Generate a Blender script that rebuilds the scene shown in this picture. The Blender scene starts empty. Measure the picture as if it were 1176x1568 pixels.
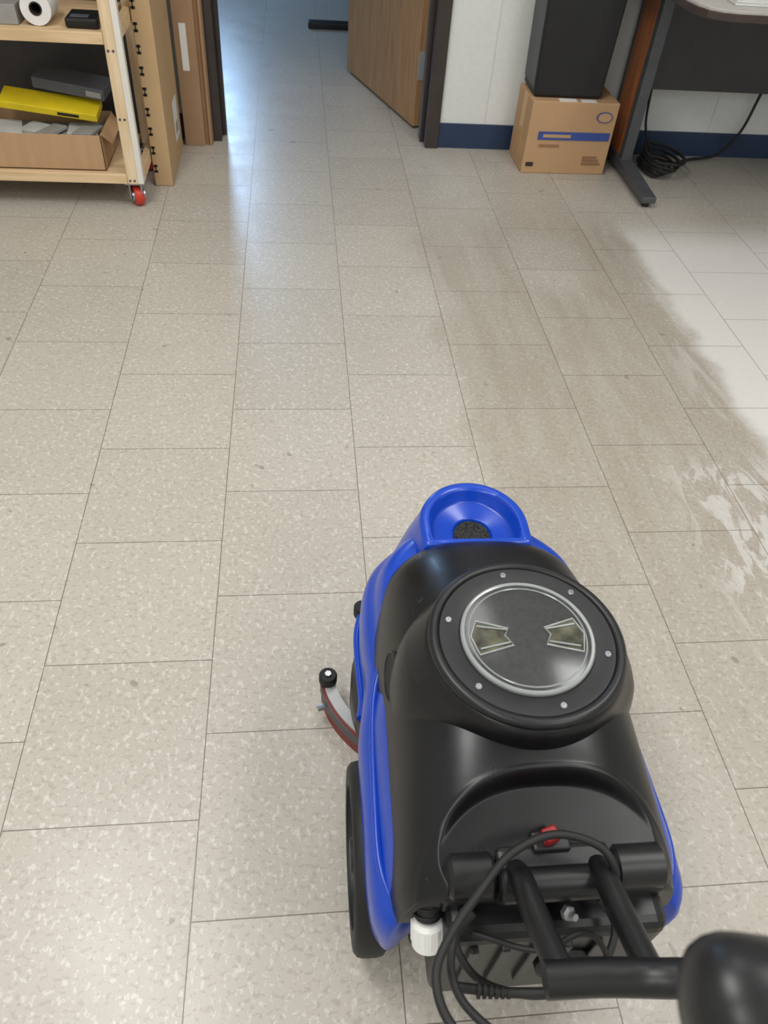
import bpy, math, random
from mathutils import Vector, Matrix
random.seed(4)
S=bpy.context.scene
S.view_settings.view_transform='Standard'
# ------------------------------------------------------------ helpers
def lin(c):
    return tuple(((v/255)/12.92 if v/255<=.04045 else ((v/255+.055)/1.055)**2.4) for v in c)+(1,)
def mat(name,col,rough=.5,var=.08,scale=30,metal=0,stretch=(1,1,1),bump=0,coat=0,trans=0,col2=None,detail=4,spec=None,scuff=0):
    m=bpy.data.materials.new(name);m.use_nodes=True;nt=m.node_tree;b=nt.nodes['Principled BSDF']
    tc=nt.nodes.new('ShaderNodeTexCoord');mp=nt.nodes.new('ShaderNodeMapping');mp.inputs['Scale'].default_value=stretch
    nz=nt.nodes.new('ShaderNodeTexNoise');nz.inputs['Scale'].default_value=scale;nz.inputs['Detail'].default_value=detail
    nt.links.new(tc.outputs['Object'],mp.inputs[0]);nt.links.new(mp.outputs[0],nz.inputs['Vector'])
    cr=nt.nodes.new('ShaderNodeValToRGB');c=lin(col)
    c2=lin(col2) if col2 else tuple(min(1,v*(1+var)) for v in c[:3])+(1,)
    c1=tuple(v*(1-var) for v in c[:3])+(1,)
    cr.color_ramp.elements[0].color=c1;cr.color_ramp.elements[1].color=c2
    cr.color_ramp.elements[0].position=.35;cr.color_ramp.elements[1].position=.65
    nt.links.new(nz.outputs['Fac'],cr.inputs[0]);nt.links.new(cr.outputs[0],b.inputs['Base Color'])
    b.inputs['Roughness'].default_value=rough;b.inputs['Metallic'].default_value=metal
    if coat: b.inputs['Coat Weight'].default_value=coat;b.inputs['Coat Roughness'].default_value=.15
    if trans: b.inputs['Transmission Weight'].default_value=trans
    if spec is not None: b.inputs['Specular IOR Level'].default_value=spec
    if bump:
        bp=nt.nodes.new('ShaderNodeBump');bp.inputs['Strength'].default_value=bump;bp.inputs['Distance'].default_value=.003
        nt.links.new(nz.outputs['Fac'],bp.inputs['Height']);nt.links.new(bp.outputs[0],b.inputs['Normal'])
    if scuff:
        # fine scratches: thin bright bands of a distorted, stretched noise, broken up by a second noise
        mp2=nt.nodes.new('ShaderNodeMapping');mp2.inputs['Scale'].default_value=(9,1.2,4);mp2.inputs['Rotation'].default_value=(0,.3,.25)
        s1=nt.nodes.new('ShaderNodeTexNoise');s1.inputs['Scale'].default_value=9;s1.inputs['Detail'].default_value=1;s1.inputs['Distortion'].default_value=.3
        nt.links.new(tc.outputs['Object'],mp2.inputs[0]);nt.links.new(mp2.outputs[0],s1.inputs['Vector'])
        r1=nt.nodes.new('ShaderNodeValToRGB');e=r1.color_ramp.elements;e[0].position=.494;e[0].color=(0,0,0,1);e[1].position=.5;e[1].color=(1,1,1,1)
        k=e.new(.506);k.color=(0,0,0,1);nt.links.new(s1.outputs['Fac'],r1.inputs[0])
        s2=nt.nodes.new('ShaderNodeTexNoise');s2.inputs['Scale'].default_value=14;nt.links.new(tc.outputs['Object'],s2.inputs['Vector'])
        r2=nt.nodes.new('ShaderNodeValToRGB');r2.color_ramp.elements[0].position=.60;r2.color_ramp.elements[1].position=.68;nt.links.new(s2.outputs['Fac'],r2.inputs[0])
        mu=nt.nodes.new('ShaderNodeMath');mu.operation='MULTIPLY';nt.links.new(r1.outputs[0],mu.inputs[0]);nt.links.new(r2.outputs[0],mu.inputs[1])
        m2=nt.nodes.new('ShaderNodeMath');m2.operation='MULTIPLY';m2.inputs[1].default_value=scuff;nt.links.new(mu.outputs[0],m2.inputs[0])
        mx=nt.nodes.new('ShaderNodeMix');mx.data_type='RGBA';nt.links.new(m2.outputs[0],mx.inputs[0]);nt.links.new(cr.outputs[0],mx.inputs[6]);mx.inputs[7].default_value=lin((120,120,124))
        nt.links.new(mx.outputs[2],b.inputs['Base Color'])
        rr=nt.nodes.new('ShaderNodeMapRange');rr.inputs['To Min'].default_value=rough-.06;rr.inputs['To Max'].default_value=rough+.12
        nt.links.new(s2.outputs['Fac'],rr.inputs['Value']);nt.links.new(rr.outputs[0],b.inputs['Roughness'])
    return m
def link(o,parent=None):
    S.collection.objects.link(o)
    if parent: o.parent=parent
    return o
def empty(name,loc=(0,0,0)):
    e=bpy.data.objects.new(name,None);e.empty_display_size=.05;link(e);return e
def mk(name,vs,fs,m,parent=None,smooth=False,bevel=0,sub=0,angle=None):
    me=bpy.data.meshes.new(name);me.from_pydata([tuple(v) for v in vs],[],fs);me.validate();me.update()
    import bmesh
    bm=bmesh.new();bm.from_mesh(me);bmesh.ops.recalc_face_normals(bm,faces=bm.faces);bm.to_mesh(me);bm.free()
    if smooth:
        me.polygons.foreach_set('use_smooth',[True]*len(me.polygons))
        try: me.set_sharp_from_angle(angle=math.radians(angle or 40))
        except Exception: pass
    me.materials.append(m)
    o=bpy.data.objects.new(name,me);link(o,parent)
    if bevel:
        b=o.modifiers.new('b','BEVEL');b.width=bevel;b.segments=3;b.limit_method='ANGLE'
    if sub:
        s=o.modifiers.new('s','SUBSURF');s.levels=sub;s.render_levels=sub
    return o
def box(name,a,b,m,parent=None,bevel=0.002,top=None,rot=0,pivot=None):
    (x0,y0,z0),(x1,y1,z1)=a,b;dx,dy=top or (0,0)
    vs=[(x0,y0,z0),(x1,y0,z0),(x1,y1,z0),(x0,y1,z0),(x0-dx,y0-dy,z1),(x1+dx,y0-dy,z1),(x1+dx,y1+dy,z1),(x0-dx,y1+dy,z1)]
    if rot:
        p=Vector(pivot or ((x0+x1)/2,(y0+y1)/2,0));R=Matrix.Rotation(rot,3,'Z')
        vs=[tuple(R@(Vector(v)-p)+p) for v in vs]
    return mk(name,vs,[(0,3,2,1),(4,5,6,7),(0,1,5,4),(1,2,6,5),(2,3,7,6),(3,0,4,7)],m,parent,bevel=bevel)
def frame(axis):
    w=Vector(axis).normalized();u=w.orthogonal().normalized();return u,w.cross(u),w
def revolve(name,prof,c,axis,m,parent=None,seg=48,smooth=True,angle=35):
    u,v,w=frame(axis);c=Vector(c);vs=[];fs=[]
    for r,h in prof:
        for i in range(seg):
            a=2*math.pi*i/seg;vs.append(c+w*h+(u*math.cos(a)+v*math.sin(a))*max(r,1e-5))
    n=len(prof)
    for j in range(n-1):
        for i in range(seg):
            k=(i+1)%seg;fs.append((j*seg+i,j*seg+k,(j+1)*seg+k,(j+1)*seg+i))
    if prof[0]!=prof[-1]:
        fs.append(tuple(range(seg))[::-1]);fs.append(tuple(range((n-1)*seg,n*seg)))
    return mk(name,vs,fs,m,parent,smooth=smooth,angle=angle)
def cyl(name,p0,p1,r,m,parent=None,seg=32,bev=.002,r2=None):
    p0=Vector(p0);p1=Vector(p1);L=(p1-p0).length;r2=r if r2 is None else r2
    return revolve(name,[(r-bev,0),(r,bev),(r2,L-bev),(r2-bev,L)],p0,p1-p0,m,parent,seg)
def catmull(pts,n=10,closed=False):
    P=[Vector(p) for p in pts];out=[];N=len(P)
    rng=range(N if closed else N-1)
    for i in rng:
        if closed: a,b,c,d=P[i-1],P[i],P[(i+1)%N],P[(i+2)%N]
        else:
            b,c=P[i],P[i+1];a=P[i-1] if i else b*2-c;d=P[i+2] if i+2<N else c*2-b
        for k in range(n):
            t=k/n
            out.append(.5*((2*b)+(c-a)*t+(2*a-5*b+4*c-d)*t*t+(-a+3*b-3*c+d)*t**3))
    if not closed: out.append(P[-1])
    return out
def tube(name,pts,r,m,parent=None,n=10,seg=14,closed=False,smoothpath=True,sx=1,sy=1):
    Q=catmull(pts,n,closed) if smoothpath else [Vector(p) for p in pts]
    T=[]
    for i in range(len(Q)):
        a=Q[i-1] if (i or closed) else Q[0];b=Q[(i+1)%len(Q)] if (i<len(Q)-1 or closed) else Q[-1]
        T.append((b-a).normalized())
    up=Vector((0,0,1)) if abs(T[0].z)<.9 else Vector((1,0,0))
    u=(up-T[0]*up.dot(T[0])).normalized();vs=[];fs=[]
    for i,q in enumerate(Q):
        u=(u-T[i]*u.dot(T[i])).normalized();v=T[i].cross(u)
        for k in range(seg):
            a=2*math.pi*k/seg;vs.append(q+u*(math.cos(a)*r*sx)+v*(math.sin(a)*r*sy))
    L=len(Q)
    for i in range(L if closed else L-1):
        j=(i+1)%L
        for k in range(seg):
            l=(k+1)%seg;fs.append((i*seg+k,i*seg+l,j*seg+l,j*seg+k))
    if not closed:
        fs.append(tuple(range(seg))[::-1]);fs.append(tuple(range((L-1)*seg,L*seg)))
    return mk(name,vs,fs,m,parent,smooth=True,angle=60)
def interp(tab,x):
    if x<=tab[0][0]: return tab[0][1]
    if x>=tab[-1][0]: return tab[-1][1]
    for i in range(len(tab)-1):
        x0,y0=tab[i];x1,y1=tab[i+1]
        if x0<=x<=x1:
            t=(x-x0)/(x1-x0)
            m0=(y1-(tab[i-1][1] if i else y0))/(x1-(tab[i-1][0] if i else x0))*(x1-x0)
            m1=((tab[i+2][1] if i+2<len(tab) else y1)-y0)/((tab[i+2][0] if i+2<len(tab) else x1)-x0)*(x1-x0)
            return (2*t**3-3*t*t+1)*y0+(t**3-2*t*t+t)*m0+(-2*t**3+3*t*t)*y1+(t**3-t*t)*m1
def sst(a,b,x):
    t=max(0,min(1,(x-a)/(b-a)));return t*t*(3-2*t)
# ------------------------------------------------------------ floor material
def floor_mat():
    m=bpy.data.materials.new('vinyl_tile');m.use_nodes=True;nt=m.node_tree;N=nt.nodes;L=nt.links;b=N['Principled BSDF']
    tc=N.new('ShaderNodeTexCoord');sp=N.new('ShaderNodeSeparateXYZ');L.new(tc.outputs['Object'],sp.inputs[0])
    def M(op,a,bb=None,cl=False,c=None):
        n=N.new('ShaderNodeMath');n.operation=op;n.use_clamp=cl
        for i,v in enumerate((a,bb,c)):
            if v is None: continue
            if isinstance(v,(int,float)): n.inputs[i].default_value=v
            else: L.new(v,n.inputs[i])
        return n.outputs[0]
    def noise(scale,vec=None,detail=3,rough=.5,dist=0,st=None):
        n=N.new('ShaderNodeTexNoise');n.inputs['Scale'].default_value=scale;n.inputs['Detail'].default_value=detail;n.inputs['Roughness'].default_value=rough;n.inputs['Distortion'].default_value=dist
        src=tc.outputs['Object']
        if st:
            mp=N.new('ShaderNodeMapping');mp.inputs['Scale'].default_value=st[0];mp.inputs['Rotation'].default_value=(0,0,st[1]);L.new(src,mp.inputs[0]);src=mp.outputs[0]
        L.new(src,n.inputs['Vector']);return n.outputs['Fac']
    def ss(a,bb,x):
        n=N.new('ShaderNodeMapRange');n.interpolation_type='SMOOTHSTEP';n.inputs['From Min'].default_value=a;n.inputs['From Max'].default_value=bb
        L.new(x,n.inputs['Value']);return n.outputs[0]
    def mix(f,a,bb,mode='MIX'):
        n=N.new('ShaderNodeMix');n.data_type='RGBA';n.blend_type=mode
        if isinstance(f,(int,float)): n.inputs[0].default_value=f
        else: L.new(f,n.inputs[0])
        for i,v in ((6,a),(7,bb)):
            if isinstance(v,tuple): n.inputs[i].default_value=v
            else: L.new(v,n.inputs[i])
        return n.outputs[2]
    x,y=sp.outputs[0],sp.outputs[1]
    cb=N.new('ShaderNodeCombineXYZ');L.new(M('ADD',y,.076+3.048*4),cb.inputs[0]);L.new(M('ADD',x,.174+.3048*20),cb.inputs[1])
    br=N.new('ShaderNodeTexBrick');L.new(cb.outputs[0],br.inputs['Vector']);br.offset=.5;br.offset_frequency=2
    br.inputs['Scale'].default_value=1;br.inputs['Brick Width'].default_value=.3048;br.inputs['Row Height'].default_value=.3048
    br.inputs['Mortar Size'].default_value=.0011;br.inputs['Mortar Smooth'].default_value=.4;br.inputs['Bias'].default_value=0
    br.inputs['Color1'].default_value=(0,0,0,1);br.inputs['Color2'].default_value=(1,1,1,1);br.inputs['Mortar'].default_value=(.5,.5,.5,1)
    tile=br.outputs['Color'];mort=br.outputs['Fac']
    base=mix(tile,lin((181,175,164)),lin((188,182,171)))
    ch=noise(105,detail=2,rough=.6,dist=.3,st=((1,.7,1),.5));ch2=noise(130,detail=1.5,rough=.5,dist=.4,st=((.7,1,1),.2))
    base=mix(M('MULTIPLY',ss(.54,.66,ch),.5),base,lin((220,217,210)))
    base=mix(M('MULTIPLY',ss(.54,.66,ch2),.42),base,lin((152,143,130)))
    fine=noise(400,detail=2)
    base=mix(M('MULTIPLY',ss(.4,.7,fine),.15),base,lin((150,142,130)))
    spots=noise(22,detail=1,rough=.4,dist=.5)
    base=mix(M('MULTIPLY',ss(.755,.79,spots),.45),base,lin((96,84,72)))
    w=noise(2.2,detail=4,rough=.6);w2=noise(6,detail=4,rough=.65)
    strk=noise(7,detail=4,rough=.6,dist=.8,st=((2.2,.35,1),.12))
    xd=M('ADD',x,M('MULTIPLY',M('SUBTRACT',w,.5),.36))
    dirt=M('MULTIPLY',ss(.36,.52,xd),M('SUBTRACT',1,ss(1.12,1.27,xd)))
    dirt=M('MULTIPLY',dirt,M('SUBTRACT',1,ss(2.5,3.05,y)))
    dirt=M('MULTIPLY',dirt,M('ADD',.60,M('MULTIPLY',ss(.8,1.5,y),.40)))
    dirt=M('MULTIPLY',dirt,M('ADD',.60,M('MULTIPLY',ss(.3,.7,strk),.5)),True)
    bx=M('SUBTRACT',x,.86);by=M('SUBTRACT',y,2.42);rr=M('ADD',M('MULTIPLY',bx,bx),M('MULTIPLY',M('MULTIPLY',by,by),.35))
    dirt=M('MULTIPLY',dirt,M('ADD',.35,M('MULTIPLY',ss(.004,.03,rr),.65)))
    base=mix(M('MULTIPLY',dirt,.44),base,lin((136,121,101)))
    gen=M('MULTIPLY',ss(.45,.75,w2),.12);base=mix(gen,base,lin((148,138,122)))
    clean=M('MULTIPLY',ss(1.17,1.24,M('ADD',x,M('MULTIPLY',M('SUBTRACT',w2,.5),.12))),ss(1.25,1.42,y))
    clean=M('MULTIPLY',clean,M('SUBTRACT',1,ss(2.5,2.8,y)))
    sm=noise(9,detail=4,rough=.6,dist=1.6,st=((1.6,.55,1),.35))
    reg=M('MULTIPLY',M('MULTIPLY',ss(.84,.98,x),M('SUBTRACT',1,ss(1.3,1.45,y))),ss(.7,.9,y))
    smear=M('MULTIPLY',reg,ss(.5,.58,sm))
    reg2=M('MULTIPLY',M('MULTIPLY',ss(1.02,1.16,x),M('SUBTRACT',1,ss(2.2,2.5,y))),ss(1.2,1.4,y))
    smear=M('MAXIMUM',smear,M('MULTIPLY',M('MULTIPLY',reg2,ss(.5,.62,strk)),.7))
    white=M('MAXIMUM',M('MULTIPLY',clean,.75),M('MULTIPLY',smear,.42),True)
    base=mix(white,base,lin((226,225,222)))
    base=mix(M('MULTIPLY',mort,.78),base,lin((82,72,62)))
    L.new(base,b.inputs['Base Color'])
    rg=M('ADD',.25,M('MULTIPLY',w2,.18));rg=M('SUBTRACT',rg,M('MULTIPLY',white,.04));L.new(rg,b.inputs['Roughness'])
    bp=N.new('ShaderNodeBump');bp.inputs['Strength'].default_value=.2;bp.inputs['Distance'].default_value=.002
    hh=M('SUBTRACT',M('MULTIPLY',noise(14,detail=5,rough=.6),.6),M('MULTIPLY',mort,.5));L.new(hh,bp.inputs['Height']);L.new(bp.outputs[0],b.inputs['Normal'])
    return m
# ------------------------------------------------------------ materials
M_floor=floor_mat();
M_wall=mat('painted_wall',(222,224,222),.6,.02,60,bump=.25)
M_wallfar=mat('far_wall_paint',(80,98,125),.7,.03,40)
M_ceil=mat('ceiling_tile',(225,225,220),.9,.06,120)
M_base=mat('navy_vinyl_base',(34,54,84),.4,.08,20)
M_jamb=mat('brown_metal_frame',(58,50,47),.45,.1,12)
M_wood=mat('oak_veneer',(172,132,92),.45,.10,9,stretch=(9,9,.6),col2=(188,150,108),detail=6)
M_pine=mat('pine',(214,182,138),.6,.08,7,stretch=(.6,8,8),col2=(228,200,160),detail=5)
M_pinev=mat('pine_upright',(220,192,150),.6,.08,7,stretch=(8,8,.6),col2=(232,210,176),detail=5)
M_whp=mat('white_melamine',(226,222,214),.5,.03,10)
M_card=mat('cardboard',(186,150,112),.85,.03,4,bump=.1)
M_cardf=mat('fluted_cardboard',(184,150,114),.85,.05,30,stretch=(1.2,1.2,.1),bump=.3)
M_card2=mat('cardboard_tall',(190,160,120),.8,.04,5)
M_card3=mat('cardboard_dark',(162,130,100),.85,.04,6)
M_cardin=mat('cardboard_inside',(146,110,78),.85,.05,10)
M_tape=mat('packing_tape',(206,166,112),.3,.03,8)
M_blk=mat('black_plastic',(20,20,22),.38,.25,6)
M_flange=mat('lid_flange_plastic',(30,30,32),.45,.12,40)
M_tank=mat('black_rotomolded',(10,10,13),.32,.2,5,col2=(13,13,17),coat=.05,bump=.01,spec=.42,scuff=.5)
M_rub=mat('black_rubber',(20,20,20),.6,.2,30)
M_hole=mat('black_foam',(3,3,4),.9,.6,260,col2=(50,50,48),detail=1)
M_blue=mat('blue_rotomolded',(0,62,178),.3,.05,6,coat=.2)
M_grey=mat('grey_metal',(84,86,90),.45,.08,20,metal=.3)
M_hinge=mat('hinge_steel',(176,178,178),.45,.05,40,metal=.2)
M_wheel=mat('wheel_plastic',(34,34,36),.5,.1,20)
M_chrome=mat('steel',(170,172,176),.3,.06,40,metal=.9)
M_white=mat('white_plastic',(236,236,232),.4,.02,20)
M_paper=mat('paper',(226,226,224),.7,.03,30)
M_paperg=mat('grey_paper',(150,150,148),.6,.06,20)
M_paperm=mat('booklet_cover',(190,191,188),.6,.1,14)
M_red=mat('red_rubber',(120,40,30),.5,.1,20)
M_redc=mat('red_urethane',(205,60,40),.4,.05,20)
M_redb=mat('red_switch',(150,20,28),.35,.05,20)
M_yel=mat('yellow_card',(230,205,35),.5,.06,15)
M_dk=mat('dark_grey_card',(82,86,94),.5,.06,15)
M_dkpan=mat('desk_panel_laminate',(58,56,58),.45,.08,15)
M_desk=mat('desk_laminate',(170,166,160),.4,.05,20)
M_deskedge=mat('desk_edge',(60,48,44),.4,.08,20)
M_lwood=mat('desk_leg_veneer',(158,92,50),.45,.12,8,stretch=(8,8,.6),col2=(180,110,64))
M_bin=mat('bin_plastic',(22,22,24),.55,.15,10)
M_binl=mat('bin_plastic_side',(78,80,82),.5,.1,10)
M_ink=mat('print_ink',(40,34,30),.7,.1,20)
M_bluep=mat('blue_print',(52,78,150),.6,.06,20)
M_win=mat('dusty_clear_lid',(185,188,187),.16,.1,200,col2=(205,208,206),trans=.93)
M_inside=mat('tank_interior',(30,31,32),.7,.2,90,col2=(56,57,57),detail=5)
M_clear=mat('clear_plastic_edge',(175,180,178),.12,.06,30,coat=.4,trans=.3)
M_amber=mat('lid_recess',(50,50,44),.2,.3,35,col2=(104,104,86),coat=.3)
# ------------------------------------------------------------ room shell
YW=3.43;H=2.7
box('floor',(-2.6,-1.6,-.05),(3.4,7.2,0),M_floor,bevel=0)
box('ceiling',(-2.6,-1.6,H),(3.4,7.2,H+.05),M_ceil,bevel=0)
wb=empty('wall_back')
box('wall_left_of_door',(-2.5,YW,0),(-.365,YW+.15,H),M_wall,wb,0)
box('wall_right_of_door',(.605,YW,0),(3.3,YW+.15,H),M_wall,wb,0)
box('wall_over_door',(-.365,YW,2.08),(.605,YW+.15,H),M_wall,wb,0)
box('wall_seam',(.795,YW-.004,.1),(.80,YW+.01,H),M_wall,wb,.001)
box('wall_seam_2',(1.80,YW-.004,.1),(1.805,YW+.01,H),M_wall,wb,.001)
box('wall_left',(-2.6,-1.6,0),(-2.5,7.2,H),M_wall,bevel=0)
box('wall_right',(3.3,-1.6,0),(3.4,7.2,H),M_wall,bevel=0)
box('wall_front',(-2.6,-1.7,0),(3.4,-1.6,H),M_wall,bevel=0)
box('wall_far_room',(-2.6,7.2,0),(3.4,7.3,H),M_wallfar,bevel=0)
box('baseboard_back',(.605,YW-.008,0),(3.3,YW,.10),M_base,bevel=.002)
box('baseboard_back_left',(-2.5,YW-.008,0),(-.365,YW,.10),M_base,bevel=.002)
df=empty('trim_door_frame')
for nm,x0,x1 in (('jamb_right',.55,.605),('jamb_left',-.365,-.31)):
    box(nm,(x0,YW-.02,0),(x1,YW+.17,2.08),M_jamb,df,.003)
box('stop_right',(.535,YW+.05,0),(.55,YW+.11,2.04),M_jamb,df,.002)
box('stop_left',(-.31,YW+.05,0),(-.295,YW+.11,2.04),M_jamb,df,.002)
box('head',(-.31,YW-.02,2.04),(.55,YW+.17,2.08),M_jamb,df,.003)
d=empty('door_1');a=Vector((.520,3.63,0));dr=Vector((-.25,.78,0)).normalized();pr=Vector((dr.y,-dr.x,0))
def obox(name,o,e1,l1,e2,l2,z0,z1,m,parent,bevel=.002):
    vs=[]
    for z in (z0,z1):
        for s,t in ((0,0),(1,0),(1,1),(0,1)): vs.append(o+e1*(l1*s)+e2*(l2*t)+Vector((0,0,z)))
    return mk(name,vs,[(0,3,2,1),(4,5,6,7),(0,1,5,4),(1,2,6,5),(2,3,7,6),(3,0,4,7)],m,parent,bevel=bevel)
obox('leaf',a,dr,.83,pr,.045,.012,2.03,M_wood,d)
for i,z in enumerate((.2,1.0,1.75)):
    obox('hinge_plate_%d'%i,a-dr*.003+pr*.003,dr,.004,pr,.040,z,z+.11,M_hinge,d,0)
    cyl('hinge_pin_%d'%i,a-dr*.008+pr*.050+Vector((0,0,z)),a-dr*.008+pr*.050+Vector((0,0,z+.11)),.008,M_hinge,d,16)
revolve('knob',[(.02,0),(.012,.012),(.012,.03),(.028,.045),(.026,.065),(.01,.07)],a+dr*.76+Vector((0,0,.95)),-pr,M_chrome,d)
fd=empty('steel_desk_base')
box('foot',(.08,5.18,0),(.62,5.25,.035),M_blk,fd,.006);box('post',(.50,5.185,.035),(.56,5.245,.70),M_blk,fd,.004);box('top',(.0,5.0,.70),(.85,6.75,.73),M_dkpan,fd,.004)
box('foot_2',(.08,6.5,0),(.62,6.57,.035),M_blk,fd,.006);box('post_2',(.50,6.505,.035),(.56,6.565,.70),M_blk,fd,.004)
wn=empty('window_1')
box('sill',(-1.1,7.10,.85),(.1,7.2,.89),M_white,wn,.004)
for nm,x0,x1,z0,z1 in (('frame_l',-1.05,-1.0,.89,2.2),('frame_r',-.0,.05,.89,2.2),('frame_t',-1.05,.05,2.2,2.25)): box(nm,(x0,7.14,z0),(x1,7.2,z1),M_white,wn,.003)
# ------------------------------------------------------------ ceiling lights
def panel(x,y,w,l,p,col=(1,.99,.98)):
    e=empty('ceiling_light_panel')
    for nm,a_,b_ in (('fl',(x-w/2-.02,y-l/2-.02),(x-w/2,y+l/2+.02)),('fr',(x+w/2,y-l/2-.02),(x+w/2+.02,y+l/2+.02)),('fb',(x-w/2,y-l/2-.02),(x+w/2,y-l/2)),('ft',(x-w/2,y+l/2),(x+w/2,y+l/2+.02))):
        box(nm,(a_[0],a_[1],H-.03),(b_[0],b_[1],H),M_white,e,.002)
    ld=bpy.data.lights.new('lamp','AREA');ld.shape='RECTANGLE';ld.size=w;ld.size_y=l;ld.energy=p;ld.color=col
    lo=bpy.data.objects.new('lamp',ld);lo.location=(x,y,H-.02);link(lo,e)
panel(-.85,.95,.6,1.2,35)
panel(1.55,.95,.6,1.2,27)
panel(-.85,-.9,.6,1.2,20)
panel(1.55,-.9,.6,1.2,20)
panel(.3,2.3,.6,1.2,11)
def alight(name,loc,rot,sx,sy,p,col):
    ld=bpy.data.lights.new(name,'AREA');ld.shape='RECTANGLE';ld.size=sx;ld.size_y=sy;ld.energy=p;ld.color=col
    lo=bpy.data.objects.new(name,ld);lo.location=loc;lo.rotation_euler=rot;link(lo);return lo
lo=alight('window_daylight',(-.66,7.13,1.55),(math.radians(-90),0,0),.30,1.1,34,(.42,.66,1));lo.parent=wn
w=bpy.data.worlds.new('World');S.world=w;w.use_nodes=True;w.node_tree.nodes['Background'].inputs[0].default_value=(.5,.6,.8,1);w.node_tree.nodes['Background'].inputs[1].default_value=.3
# ------------------------------------------------------------ small carton + bin
e=empty('cardboard_carton');pv=(1.0975,3.29,0)
box('carton',(.92,3.18,0),(1.275,3.40,.277),M_card,e,.004,rot=.02)
box('stripe',(.965,3.1765,.135),(1.262,3.181,.165),M_bluep,e,0,rot=.02,pivot=pv)
box('stripe_text',(.985,3.1755,.144),(1.10,3.181,.156),M_card,e,0,rot=.02,pivot=pv)
box('text',(.975,3.1765,.108),(1.06,3.181,.116),M_cardin,e,0,rot=.02,pivot=pv)
for i in range(3): box('text2_%d'%i,(1.17,3.1765,.04+i*.013),(1.25-.01*i,3.181,.047+i*.013),M_cardin,e,0,rot=.02,pivot=pv)
box('text3',(.935,3.1765,.03),(.965,3.181,.045),M_ink,e,0,rot=.02,pivot=pv)
for nm,r,mm,h in (('emblem',.026,M_bluep,.004),('emblem_in',.022,M_card,.005)):
    o=revolve(nm,[(.001,0),(r,0),(r,h),(.001,h)],(0,0,0),(0,-1,0),mm,e);o.location=(1.225,3.181,.225);o.scale=(1.25,1,.75)
box('emblem_text',(1.207,3.1755,.221),(1.243,3.181,.229),M_bluep,e,0,rot=.02,pivot=pv)
box('tape',(.918,3.26,.05),(.9205,3.31,.279),M_tape,e,0,rot=.02,pivot=pv)
box('label',(1.03,3.183,.277),(1.10,3.213,.279),M_paper,e,0)
box('label_2',(1.12,3.183,.277),(1.18,3.21,.279),M_paper,e,0)
bn=empty('trash_bin')
box('body',(.93,3.215,.280),(1.205,3.40,.96),M_bin,bn,.012,top=(.02,.01))
box('rim',(.905,3.20,.95),(1.23,3.415,.98),M_bin,bn,.008)
box('left_face_sheet',(.9255,3.23,.31),(.931,3.39,.94),M_binl,bn,.002,top=(0.018,.005))  # thin sheet giving the bin's left face a lighter grey than its front
# ------------------------------------------------------------ desk
dk=empty('office_desk')
def prism(name,pts,z0,z1,m,parent,bevel=.003):
    n=len(pts);vs=[(x,y,z0) for x,y in pts]+[(x,y,z1) for x,y in pts]
    fs=[tuple(range(n))[::-1],tuple(range(n,2*n))]+[(i,(i+1)%n,n+(i+1)%n,n+i) for i in range(n)]
    return mk(name,vs,fs,m,parent,bevel=bevel)
top=[(2.9,2.55),(2.9,3.41),(1.18,3.41),(1.20,2.75)]+[(1.205,2.68),(1.215,2.63),(1.235,2.59),(1.27,2.565),(1.32,2.555)]
prism('top',top,.722,.735,M_desk,dk);
top2=[((x-2)*1.003+2,(y-3)*1.004+3) for x,y in top]
prism('edge',top2,.705,.727,M_deskedge,dk)
box('modesty_panel',(1.40,3.30,.30),(2.8,3.32,.705),M_dkpan,dk,.002)
for s,x in (('l',1.345),('r',2.78)):
    box('leg_panel_'+s,(x,3.22,.05),(x+.025,3.38,.705),M_lwood,dk,.002)
    box('leg_column_front_'+s,(x-.004,3.18,.05),(x+.04,3.22,.705),M_grey,dk,.004)
    box('leg_column_back_'+s,(x-.004,3.38,.05),(x+.04,3.40,.705),M_grey,dk,.004)
    vs=[(x-.008,2.86,.02),(x+.047,2.86,.02),(x+.047,3.40,.02),(x-.008,3.40,.02),(x-.008,2.86,.045),(x+.047,2.86,.045),(x+.047,3.40,.075),(x-.008,3.40,.075)]
    mk('foot_'+s,vs,[(0,3,2,1),(4,5,6,7),(0,1,5,4),(1,2,6,5),(2,3,7,6),(3,0,4,7)],M_grey,dk,bevel=.005)
    cyl('glide_f_'+s,(x+.02,2.89,0),(x+.02,2.89,.022),.014,M_rub,dk);cyl('glide_b_'+s,(x+.02,3.36,0),(x+.02,3.36,.022),.014,M_rub,dk)
ps=empty('paper_stack')
for i in range(6):
    box('sheet_%d'%i,(1.33,2.62,.7355+i*.004),(1.61,2.84,.739+i*.004),M_paper,ps,.0008,rot=random.uniform(-.03,.03))
cc=empty('coiled_power_cable')
for j in range(5):
    r=.055+.008*j;pts=[(1.50+.01*j+r*.9*math.cos(t)+random.uniform(-.008,.008),3.23+r*1.5*math.sin(t)+random.uniform(-.006,.006),.012+.014*j+random.uniform(0,.012)) for t in [k*math.pi/5 for k in range(10)]]
    tube('loop_%d'%j,pts,.0065,M_rub,cc,closed=True)
tube('lead',[(1.53,3.2,.05),(1.60,3.27,.02),(1.72,3.35,.012),(1.85,3.37,.03),(1.93,3.39,.12),(1.955,3.39,.25),(1.95,3.36,.38)],.006,M_rub,cc)
tube('lead2',[(1.47,3.18,.03),(1.50,3.30,.07),(1.47,3.34,.16),(1.455,3.35,.32)],.005,M_rub,cc)
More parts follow.
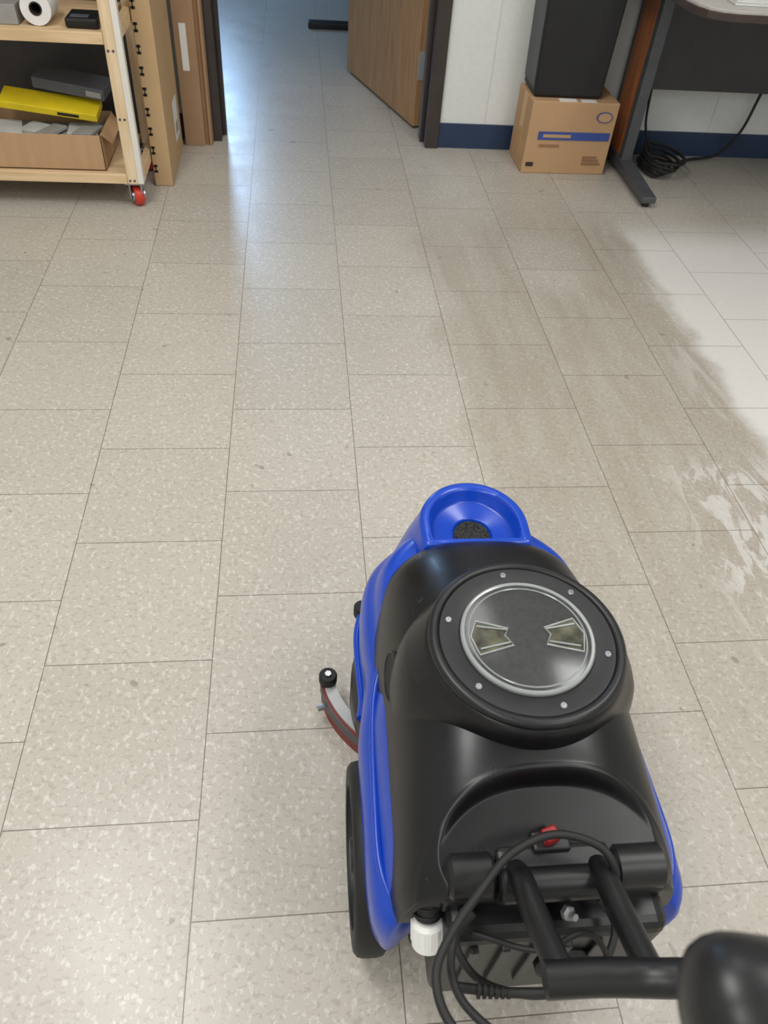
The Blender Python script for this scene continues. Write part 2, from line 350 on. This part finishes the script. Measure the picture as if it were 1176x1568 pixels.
# ------------------------------------------------------------ tall carton, flat cartons
e=empty('tall_cardboard_box')
box('carton',(-.527,2.95,0),(-.462,3.34,1.25),M_card2,e,.004)
for i in range(16):
    z=.05+i*.065
    box('print_%d'%i,(-.524,2.9485,z),(-.510,2.951,z+.008),M_ink,e,0)
    box('printc_%d'%i,(-.524,2.9485,z+.02),(-.510,2.951,z+.028),M_ink,e,0)
    box('printd_%d'%i,(-.519,2.9485,z),(-.515,2.951,z+.028),M_ink,e,0)
box('label',(-.463,3.17,.08),(-.4605,3.27,.22),M_paper,e,0)
box('label_bars',(-.4615,3.19,.1),(-.460,3.25,.14),M_paperg,e,0)
e=empty('flattened_cardboard_boxes')
for i,(x0,y0,mm) in enumerate(((-.452,3.352,M_card3),(-.440,3.368,M_cardin),(-.43,3.382,M_card3))):
    box('sheet_%d'%i,(x0,y0,0),(x0+.080+.004*i,y0+.012,1.35),mm,e,.002)
box('edge_sheet',(-.355,3.36,0),(-.345,3.408,1.3),M_card3,e,.001)
box('label',(-.430,3.350,.28),(-.405,3.3525,.44),M_paper,e,0)
# ------------------------------------------------------------ shelf cart
c=empty('wooden_shelf_cart')
XR=-.530;XL=-1.45;YF=2.75;YB=3.15
for nm,x,y in (('post_fr',XR-.055,YF),('post_fl',XL,YF),('post_br',XR-.055,YB-.03),('post_bl',XL,YB-.03)):
    box(nm,(x,y,.088),(x+.035,y+.03,1.3),M_pinev,c,.003)
    box(nm+'_cheek',(x+.035,y+.002,.088),(x+.055,y+.03,1.3),M_whp,c,.002)
box('side_rail_low',(XR-.022,YF+.03,.088),(XR,YB-.03,.13),M_pine,c,.002)
box('side_rail_mid',(XR-.022,YF+.03,.53),(XR,YB-.03,.572),M_pine,c,.002)
for i,z in enumerate((.118,.545,1.0)):
    box('shelf_%d'%i,(XL+.01,YF+.012,z-.018),(XR-.056,YB-.01,z),M_pine,c,.002)
    box('shelf_front_rail_%d'%i,(XL+.02,YF-.004,z-.028),(XR-.055,YF+.014,z+.004),M_pine,c,.002)
box('back_panel',(XL+.02,YB-.012,.12),(XR-.02,YB-.006,1.0),M_dkpan,c,0)
for k in range(10):
    revolve('screw_%d'%k,[(.001,0),(.004,0),(.004,.0015),(.001,.0015)],(XR-.045+(k%2)*.015,YF,.10+(k//2)*.2),(0,-1,0),M_grey,c,12)
for nm,x,y in (('fr',XR-.035,YF+.04),('fl',XL+.04,YF+.04),('br',XR-.035,YB-.05),('bl',XL+.04,YB-.05)):
    box('caster_plate_'+nm,(x-.035,y-.03,.080),(x+.035,y+.03,.089),M_chrome,c,.002)
    box('caster_fork_'+nm,(x-.022,y-.025,.028),(x-.017,y+.025,.083),M_chrome,c,.001);box('caster_forkb_'+nm,(x+.017,y-.025,.028),(x+.022,y+.025,.083),M_chrome,c,.001)
    revolve('caster_wheel_'+nm,[(.001,-.015),(.030,-.015),(.034,-.010),(.034,.010),(.030,.015),(.001,.015)],(x,y,.0345),(1,.5,0),M_redc,c)
    revolve('caster_hub_'+nm,[(.001,-.0235),(.020,-.0235),(.020,.0235),(.001,.0235)],(x,y,.0345),(1,.5,0),M_chrome,c)
oc=empty('open_cardboard_box')
x0,x1,y0,y1,z0,z1=-1.05,-.655,2.78,3.02,.119,.235
box('front',(x0,y0,z0),(x1,y0+.004,z1),M_cardf,oc,.001);box('back',(x0,y1-.004,z0),(x1,y1,z1),M_cardf,oc,.001)
box('left',(x0,y0,z0),(x0+.004,y1,z1),M_cardf,oc,.001);box('right',(x1-.004,y0,z0),(x1,y1,z1),M_cardf,oc,.001);box('bottom',(x0,y0,z0),(x1,y1,z0+.004),M_card,oc,0)
mk('flap_right',[(x1-.002,y0+.01,z1),(x1-.002,y1-.01,z1),(x1+.028,y1-.03,z1-.035),(x1+.028,y0+.03,z1-.035),(x1+.001,y0+.01,z1),(x1+.001,y1-.01,z1),(x1+.031,y1-.03,z1-.033),(x1+.031,y0+.03,z1-.033)],[(0,1,2,3),(4,5,6,7),(0,1,5,4),(1,2,6,5),(2,3,7,6),(3,0,4,7)],M_card,oc)
for i,(xx,yy,zz,rr,mm,ww,hh) in enumerate(((-.95,2.87,.203,.3,M_paperg,.13,.10),(-.87,2.87,.212,-.5,M_paperm,.12,.07),(-.78,2.87,.203,.6,M_paperg,.13,.10),(-.73,2.88,.211,.1,M_paperm,.1,.1),(-.98,2.88,.211,.2,M_paperm,.09,.1),(-.83,2.85,.216,1.0,M_paperg,.09,.06),(-.71,2.85,.219,-.3,M_paperg,.07,.09))):
    o=box('booklet_%d'%i,(-ww/2,-hh/2,-.006),(ww/2,hh/2,.006),mm,oc,.002);o.location=(xx,yy,zz+.006);o.rotation_euler=(.09*math.sin(i*2.1),.10*math.cos(i*1.7),rr)
box('filling',(x0+.006,y0+.006,z0+.005),(x1-.006,y1-.006,z1-.04),M_paperg,oc,.003)
yb=empty('yellow_box')
box('yellow_sleeve',(-.16,-.045,-.012),(.16,.045,.012),M_yel,yb,.002);box('yellow_print',(.03,-.0462,-.006),(.10,-.0448,.004),M_ink,yb,0);yb.location=(-.83,2.915,.286);yb.rotation_euler=(math.radians(14),math.radians(5.5),-.05)
db=empty('dark_product_box')
box('dark_carton',(-.12,-.05,-.018),(.12,.05,.018),M_dk,db,.003);box('dark_label',(.06,-.0515,-.01),(.11,-.0495,.008),M_paperg,db,0)
db.location=(-.755,2.960,.342);db.rotation_euler=(math.radians(8),math.radians(6),-.15)
pr_=empty('paper_roll')
revolve('roll',[(.018,0),(.045,0),(.045,.11),(.018,.11),(.018,0)],(-.78,2.80,.592),(0,1,0),M_paper,pr_)
revolve('core',[(.015,-.001),(.019,-.001),(.019,.111),(.015,.111),(.015,-.001)],(-.78,2.80,.592),(0,1,0),M_ink,pr_)
bd=empty('black_device')
box('body',(-.70,2.79,.546),(-.60,2.90,.575),M_blk,bd,.008);box('display',(-.685,2.80,.575),(-.63,2.83,.577),M_dk,bd,.001)
gb=empty('grey_carton');box('box',(-1.02,2.80,.546),(-.84,2.95,.60),M_paperg,gb,.003);box('lid_label',(-.98,2.82,.60),(-.90,2.87,.602),M_paper,gb,0)
# ============================================================ FLOOR SCRUBBER
fs_=empty('floor_scrubber');XC=.265
def W(u,y,z): return Vector((XC+u,y,z))
half=[(.268,.174),(.285,.187),(.31,.192),(.36,.194),(.45,.194),(.52,.192),(.57,.184),(.62,.178),(.70,.180),(.76,.174),(.80,.157),(.835,.125),(.86,.09),(.875,.05)]
hp=catmull([(0,.288,0),(-.10,.288,0),(-.14,.285,0),(-.160,.272,0)]+[(-w,y,0) for y,w in half]+[(0,.88,0)],8)
outl=[Vector((p.x,p.y)) for p in hp]
outl=outl+[Vector((-p.x*(1+.022*(1-sst(.5,.7,p.y))),p.y)) for p in outl[-2:0:-1]]
def inset(ol,d):
    return [Vector((p.x*(1-d/.19),.57+(p.y-.57)*(1-d/.30))) for p in ol]
sl=[]
for z,dd in ((.165,.012),(.172,.003),(.20,.001),(.24,0),(.265,0),(.278,.002),(.290,.005),(.299,.011),(.305,.018),(.32,.022),(.34,.028),(.355,.038),(.362,.055)):
    ring=[]
    for p in inset(outl,dd):
        ring.append(W(p.x,p.y,z+(.032*(1-sst(.165,.26,z)) if p.y<.58 else 0)+.012*sst(.62,.72,p.y)*sst(.24,.3,z)))
    sl.append(ring)
n=len(outl);vs=[v for r in sl for v in r];fs=[]
for j in range(len(sl)-1):
    for i in range(n): fs.append((j*n+i,j*n+(i+1)%n,(j+1)*n+(i+1)%n,(j+1)*n+i))
fs.append(tuple(range(n))[::-1]);fs.append(tuple(range((len(sl)-1)*n,len(sl)*n)))
mk('blue_chassis',vs,fs,M_blue,fs_,smooth=True,angle=50)
for s in (-1,1):
    o_=0 if s<0 else .004
    tube('fender_ridge_%d'%s,[W(s*.160,.60,.316),W(s*(.170+o_*.5),.56,.308),W(s*(.176+o_),.50,.303),W(s*(.179+o_),.42,.302),W(s*(.179+o_),.34,.302),W(s*(.166+o_),.290,.298)],.0050,M_blue,fs_)
    tube('lower_rim_%d'%s,[W(s*.168,.79,.205),W(s*.180,.74,.205),W(s*.181,.68,.205),W(s*.179,.62,.205),W(s*.184,.58,.215)],.006,M_blue,fs_)
NY=.80;NX=-.003
def dshape(R,yb):
    pts=[];K=48
    for i in range(K+1):
        a=math.pi*i/K;pts.append((R*math.cos(a)*.955+NX,NY+R*math.sin(a)*1.03))
    return pts+[(x*.955+NX,y) for x,y in [(-R,(yb+NY)/2),(-R*.985,yb+.003),(-R*.95,yb),(-R*.5,yb),(0,yb),(R*.5,yb),(R*.95,yb),(R*.985,yb+.003),(R,(yb+NY)/2)]]
lv=[(.130,.74,.27),(.112,.745,.33),(.099,.75,.365),(.092,.753,.385),(.0895,.754,.397),(.087,.756,.404),(.082,.758,.4065),(.074,.766,.4055),(.0705,.769,.401),(.067,.772,.384),(.063,.775,.3805),(.034,.783,.3795),(.0315,.7845,.377),(.0305,.785,.350)]
vs=[];n=len(dshape(1,0))
for R_,yb_,z in lv:
    for x,y in dshape(R_,yb_): vs.append(W(x,y,z))
fs=[];T=len(lv)
for j in range(T-1):
    for i in range(n): fs.append((j*n+i,j*n+(i+1)%n,(j+1)*n+(i+1)%n,(j+1)*n+i))
fs.append(tuple(range((T-1)*n,T*n)))
mk('blue_nose_cup',vs,fs,M_blue,fs_,smooth=True,angle=45)
prism('cup_foam',[(XC+x*.99,y) for x,y in dshape(.030,.7855)],.345,.376,M_hole,fs_,.001)
# black tank
wt=[(.272,.164),(.30,.170),(.40,.170),(.50,.168),(.60,.166),(.65,.164),(.69,.160),(.72,.153),(.742,.139),(.757,.120),(.768,.092),(.774,.055),(.777,.015)]
ht=[(.272,.410),(.30,.430),(.34,.446),(.38,.459),(.42,.468),(.50,.472),(.60,.466),(.66,.452),(.71,.435),(.742,.420),(.760,.406),(.777,.392)]
B=.30;NC=240
ys=[.272+.128*i/130 for i in range(130)]+[.40+.377*(1-(1-i/110)**1.3) for i in range(111)]
vs=[];fs=[]
for y in ys:
    w_=interp(wt,y);h_=interp(ht,y);e_=3.2;raw=[]
    for k in range(721):
        a=math.pi*k/720;ca,sa=math.cos(a),math.sin(a)
        raw.append((-w_*math.copysign(abs(ca)**(2/e_),ca),B+(h_-B)*(abs(sa)**(2/e_))))
    cum=[0]
    for k in range(720): cum.append(cum[-1]+math.hypot(raw[k+1][0]-raw[k][0],raw[k+1][1]-raw[k][1]))
    j=0
    for k in range(NC+1):
        s=cum[-1]*k/NC
        while j<719 and cum[j+1]<s: j+=1
        t=(s-cum[j])/max(1e-9,cum[j+1]-cum[j]);u=raw[j][0]*(1-t)+raw[j+1][0]*t;z=raw[j][1]*(1-t)+raw[j+1][1]*t
        u*=1-.12*max(0,(z-B))/(.15)
        if u>0: u*=1-.04*(1-sst(.40,.55,y))
        q=(abs(u/.147)**2.5+(max(0,y-.235)/.140)**2.5)**(1/2.5)
        zin=.390+(y-.262)*.40
        if z>.34:
            f=1-sst(.925,1.0,q);z=z*(1-f)+min(z,zin)*f
            z+=.0012*math.exp(-((q-1.015)/.02)**2)
        vs.append(W(u,y,z))
K=NC+1
for j in range(len(ys)-1):
    for k in range(NC): fs.append((j*K+k,(j+1)*K+k,(j+1)*K+k+1,j*K+k+1))
fs.append(tuple(range(K)));fs.append(tuple(range((len(ys)-1)*K,len(ys)*K))[::-1])
mk('black_recovery_tank',vs,fs,M_tank,fs_,smooth=True,angle=70)
LC=W(-.001,.516,0)
prof=[(.156,.38),(.153,.41),(.148,.435),(.140,.455),(.129,.472),(.122,.486),(.117,.493),(.112,.495),(.078,.495),(.074,.46),(.001,.46)];SG=128;vs=[];fs=[]
for r,h in prof:
    for i in range(SG):
        a=2*math.pi*i/SG;k=sst(.15,.85,-math.sin(a));rr=r-(max(0,r-.1205)*.82)*k;rr=rr-max(0,r-.1205)*.35*sst(.3,.9,math.sin(a))
        vs.append(LC+Vector((rr*math.cos(a),rr*math.sin(a),h)))
for j in range(len(prof)-1):
    for i in range(SG): fs.append((j*SG+i,j*SG+(i+1)%SG,(j+1)*SG+(i+1)%SG,(j+1)*SG+i))
fs.append(tuple(range((len(prof)-1)*SG,len(prof)*SG)))
mk('lid_hump',vs,fs,M_tank,fs_,smooth=True,angle=50)
revolve('tank_interior',[(.001,.461),(.0735,.461),(.0735,.468),(.001,.468)],LC,(0,0,1),M_inside,fs_,64)
revolve('lid_outer_ring',[(.107,.494),(.115,.494),(.1185,.498),(.1185,.503),(.115,.507),(.110,.508),(.106,.505),(.107,.494)],LC,(0,0,1),M_blk,fs_,96,angle=60)
revolve('lid_flange',[(.0765,.495),(.107,.495),(.107,.503),(.105,.505),(.082,.505),(.0765,.502),(.0765,.495)],LC,(0,0,1),M_flange,fs_,96)
revolve('lid_clear_rim',[(.0755,.500),(.0805,.500),(.0805,.508),(.079,.510),(.0775,.510),(.0755,.509),(.0755,.500)],LC,(0,0,1),M_clear,fs_,96)
revolve('lid_window',[(.001,.503),(.076,.503),(.076,.508),(.074,.5085),(.001,.5085)],LC,(0,0,1),M_win,fs_,96)
revolve('lid_window_step',[(.0695,.5085),(.0705,.5093),(.0715,.5085),(.0695,.5085)],LC,(0,0,1),M_clear,fs_,96)
for i,a in enumerate((97,43,-17,-77,-137,163)):
    a=math.radians(a);p=LC+Vector((.0955*math.cos(a),.0955*math.sin(a),.505))
    revolve('lid_screw_%d'%i,[(.0042,0),(.0042,.0012),(.0032,.0022),(.0014,.0022),(.0014,.001),(.0001,.001)],p,(0,0,1),M_chrome,fs_,18)
for s in (-1,1):
    tz=.5092
    pts=[(s*.022,.010),(s*.028,.0),(s*.020,-.014),(s*.062,-.026),(s*.069,0),(s*.060,.022)]
    P3=[LC+Vector((x,y,tz)) for x,y in pts]
    tube('lid_grip_edge_%d'%s,P3,.0013,M_clear,fs_,closed=True,smoothpath=False,seg=8)
    vs=[p-Vector((0,0,.0004)) for p in P3]
    mk('lid_grip_recess_%d'%s,[v for v in vs]+[v-Vector((0,0,.002)) for v in vs],[tuple(range(6)),tuple(range(6,12))[::-1]]+[(i,(i+1)%6,6+(i+1)%6,6+i) for i in range(6)],M_amber,fs_)
    tube('lid_grip_bar_%d'%s,[LC+Vector((s*.024,.008,tz+.0005)),LC+Vector((s*.060,.014,tz+.0005))],.0013,M_clear,fs_,smoothpath=False,seg=8)
    tube('lid_grip_bar2_%d'%s,[LC+Vector((s*.024,-.010,tz+.0005)),LC+Vector((s*.060,-.018,tz+.0005))],.0013,M_clear,fs_,smoothpath=False,seg=8)
    P_=[W(s*(.1525-.006*math.sin(t)),.542+.036*math.cos(t),.386+.022*math.sin(t)) for t in [k*math.pi/10 for k in range(20)]]
    tube('hand_hold_rim_%d'%s,P_,.0028,M_tank,fs_,closed=True)
    mk('hand_hold_pocket_%d'%s,[p+Vector((s*.0015,0,0)) for p in P_],[tuple(range(20))],M_rub,fs_)
# rear
box('rear_housing',(XC-.116,.235,.13),(XC+.135,.32,.35),M_blk,fs_,.015)
box('rear_shelf',(XC-.122,.268,.335),(XC+.135,.31,.374),M_tank,fs_,.008)
cyl('clamp_left',W(-.116,.288,.393),W(-.066,.288,.393),.024,M_blk,fs_,bev=.004)
cyl('clamp_right',W(.066,.288,.393),W(.124,.288,.393),.024,M_blk,fs_,bev=.004)
box('clamp_bridge',(XC-.064,.262,.365),(XC+.064,.312,.412),M_blk,fs_,.008)
cyl('clamp_hub',W(-.062,.274,.398),W(.064,.274,.398),.019,M_blk,fs_,bev=.003)
box('switch_base',(XC-.022,.300,.408),(XC+.020,.322,.418),M_blk,fs_,.003)
box('rocker_switch',(XC-.012,.305,.417),(XC+.006,.321,.432),M_redb,fs_,.003,rot=.3)
for i in range(5): box('motor_fin_%d'%i,(XC-.09+.035*i,.228,.20),(XC-.08+.035*i,.240,.33),M_blk,fs_,.002)
revolve('motor_cap',[(.001,0),(.035,0),(.035,.012),(.028,.018),(.001,.018)],W(.03,.238,.26),(0,-1,.2),M_rub,fs_)
revolve('connector_bolt',[(.001,0),(.008,0),(.008,.006),(.004,.008),(.004,.016),(.001,.016)],W(.008,.248,.385),(.3,-.6,.7),M_chrome,fs_,6,angle=20)
for nm,u,du in (('handle_tube_left',-.043,.010),('handle_tube_right',.047,.003)):
    tube(nm,[W(u,.285,.404),W(u+du*.1,.268,.420),W(u+du*.5,.22,.440),W(u+du,.172,.462)],.0135,M_blk,fs_,seg=24)
tube('handle_cross_tube',[W(-.050,.170,.462),W(.0,.168,.466),W(.05,.162,.475),W(.085,.15,.51),W(.07,.10,.68),W(.05,.02,.88)],.0165,M_blk,fs_,seg=24)
gp=[W(-.098,.064,.893),W(0,.035,.905),W(.06,.03,.905)]
L_=(gp[-1]-gp[0]).length
revolve('control_grip',[(.001,-.0125),(.008,-.0120),(.015,-.0100),(.020,-.0070),(.0240,-.002),(.0263,.004),(.027,.010),(.027,.03),(.0245,.034),(.027,.040),(.027,L_),(.015,L_+.005)],gp[0],gp[-1]-gp[0],M_blk,fs_,72,angle=60)
tube('control_loop',[W(-.05,.055,.87),W(-.055,-.02,.86),W(.0,-.06,.86),W(.05,-.02,.86),W(.05,.03,.88)],.012,M_blk,fs_)
tube('power_cable',[W(.055,.262,.40),W(.056,.270,.43),W(.040,.292,.445),W(-.005,.305,.448),W(-.055,.288,.45),W(-.095,.252,.45),W(-.132,.212,.45),W(-.148,.178,.45),W(-.135,.138,.45),W(-.085,.09,.47),W(0,.05,.52)],.0045,M_rub,fs_)
tube('control_cable',[W(-.105,.25,.40),W(-.120,.225,.42),W(-.128,.19,.42),W(-.115,.155,.43),W(-.07,.12,.44),W(.0,.10,.46)],.0042,M_rub,fs_)
tube('motor_cable',[W(.05,.26,.38),W(.062,.235,.37),W(.045,.205,.36),W(.01,.185,.355),W(-.04,.182,.35),W(-.09,.20,.35),W(-.11,.235,.36),W(-.09,.255,.38)],.0042,M_rub,fs_)
tube('motor_cable_2',[W(-.09,.24,.36),W(-.03,.215,.38),W(.02,.225,.39),W(.045,.21,.37),W(.05,.18,.34)],.0032,M_rub,fs_)
for i in range(6): revolve('strain_relief_%d'%i,[(.004,-.0018),(.0085-.0006*i,-.0015),(.0085-.0006*i,.0015),(.004,.0018)],W(-.095+.006*i,.186-.001*i,.37),(1,-.15,0),M_rub,fs_,16)
tube('strain_core',[W(-.115,.19,.368),W(-.095,.186,.37),W(-.06,.181,.37),W(-.02,.178,.372)],.005,M_rub,fs_)
dz=Vector((.007,.003,.004))
cyl('drain_neck',W(-.139,.290,.350)+dz,W(-.138,.268,.318)+dz,.0150,M_rub,fs_)
for i in range(3): cyl('drain_thread_%d'%i,W(-.139,.286-.006*i,.343-.009*i)+dz,W(-.139,.284-.006*i,.340-.009*i)+dz,.0175,M_rub,fs_,bev=.0008)
cyl('drain_cap',W(-.138,.266,.318)+dz,W(-.137,.248,.284)+dz,.0185,M_white,fs_,bev=.004)
for i in range(16):
    a=i*math.pi/8;ax=Vector((.001,-.018,-.034)).normalized();uu,vv,_=frame(ax);p=W(-.138,.264,.313)+dz+(uu*math.cos(a)+vv*math.sin(a))*.0185
    tube('cap_rib_%d'%i,[p,p+ax*.022],.0012,M_white,fs_,smoothpath=False,seg=6)
for s in (-1,1):
    cx=W(s*.183,.414,.128)
    revolve('tire_%d'%s,[(.095,-.022),(.120,-.022),(.126,-.017),(.128,-.008),(.128,.008),(.126,.017),(.120,.022),(.095,.022),(.092,.0),(.095,-.022)],cx,(1,0,0),M_rub,fs_,64,angle=50)
    revolve('rim_%d'%s,[(.095,-.018),(.095,.018),(.088,.018),(.086,.006),(.086,-.006),(.088,-.018),(.095,-.018)],cx,(1,0,0),M_wheel,fs_,64)
    revolve('hub_%d'%s,[(.001,-.022),(.022,-.022),(.026,-.016),(.026,.016),(.022,.022),(.001,.022)],cx,(1,0,0),M_wheel,fs_)
    for i in range(5):
        a=i*2*math.pi/5+.2;dv=Vector((0,math.cos(a),math.sin(a)))
        tube('spoke_%d_%d'%(s,i),[cx+dv*.02,cx+dv*.09],.010,M_wheel,fs_,smoothpath=False,sx=.7,sy=1.3)
cyl('axle',W(-.18,.414,.128),W(.18,.414,.128),.01,M_grey,fs_)
revolve('brush_deck',[(.001,.06),(.185,.06),(.190,.07),(.190,.13),(.182,.145),(.12,.165),(.001,.165)],W(0,.69,0),(0,0,1),M_blk,fs_,96)
revolve('brush_ring',[(.12,.0),(.172,.0),(.178,.062),(.12,.062),(.12,.0)],W(0,.69,0),(0,0,1),M_rub,fs_,96)
box('under_chassis',(XC-.13,.30,.09),(XC+.13,.6,.20),M_blk,fs_,.01)
for s in (-1,1):
    revolve('bumper_roller_%d'%s,[(.001,0),(.012,0),(.014,.003),(.014,.022),(.012,.025),(.001,.025)],W(s*.169,.79,.19),(0,0,1),M_rub,fs_)
def arc(off,z): 
    base=[(-.228,.745),(-.220,.712),(-.198,.672),(-.160,.632),(-.11,.603),(-.055,.588),(0,.583)]
    base=base+[(-x,y) for x,y in base[-2::-1]]
    q=catmull([Vector((x,y,0)) for x,y in base],6);res=[]
    for i,p in enumerate(q):
        t=(q[min(i+1,len(q)-1)]-q[max(i-1,0)]).normalized();nn=Vector((-t.y,t.x,0))
        res.append(W(p.x-nn.x*off,p.y-nn.y*off,z))
    return res
def strip(name,o1,o2,z0,z1,m):
    A=arc(o1,z0);Bq=arc(o2,z0);C=arc(o2,z1);D=arc(o1,z1);n=len(A);vs=A+Bq+C+D;fs=[]
    for i in range(n-1):
        for a_,b_ in ((0,1),(1,2),(2,3),(3,0)): fs.append((a_*n+i,a_*n+i+1,b_*n+i+1,b_*n+i))
    fs.append((0,n,2*n,3*n));fs.append((n-1,2*n-1,3*n-1,4*n-1));mk(name,vs,fs,m,fs_,smooth=True,angle=30)
strip('squeegee_bar',-.014,.006,.052,.060,M_hinge)
strip('squeegee_blade',.006,.010,.0,.055,M_red)
strip('squeegee_clamp',.010,.0120,.030,.054,M_grey)
strip('squeegee_front_blade',-.013,-.009,.0,.052,M_red)
for s in (-1,1):
    revolve('squeegee_roller_%d'%s,[(.001,0),(.014,0),(.016,.003),(.016,.018),(.014,.021),(.001,.021)],W(s*.226,.745,.058),(0,0,1),M_rub,fs_)
    revolve('squeegee_roller_nut_%d'%s,[(.001,0),(.006,0),(.006,.004),(.001,.004)],W(s*.226,.745,.079),(0,0,1),M_chrome,fs_,6)
    revolve('squeegee_knob_%d'%s,[(.001,0),(.006,0),(.006,.012),(.001,.012)],W(s*.234,.705,.040),(s,-.4,0),M_chrome,fs_,8)
th=-.006;pvt=Vector((XC,.55,0));Rz=Matrix.Rotation(th,3,'Z')
fs_.rotation_euler=(0,0,th);fs_.location=pvt-Rz@pvt
# ------------------------------------------------------------ camera
X=Vector((0.9943,0.01646,-0.1054)).normalized();Yv=Vector((-0.0855,0.7139,-0.6950));Yv=(Yv-X*X.dot(Yv)).normalized();Z=X.cross(Yv)
cam=bpy.data.cameras.new('camera');cam.sensor_fit='VERTICAL';cam.sensor_height=36;cam.lens=1178/1568*36;cam.clip_start=.02
cam.dof.use_dof=True;cam.dof.focus_distance=1.4;cam.dof.aperture_fstop=9
co_=bpy.data.objects.new('camera',cam);link(co_)
Rm=Matrix((X,Yv,Z));co_.matrix_world=Matrix.Translation((0,0,1.25))@Rm.to_4x4()
S.camera=co_
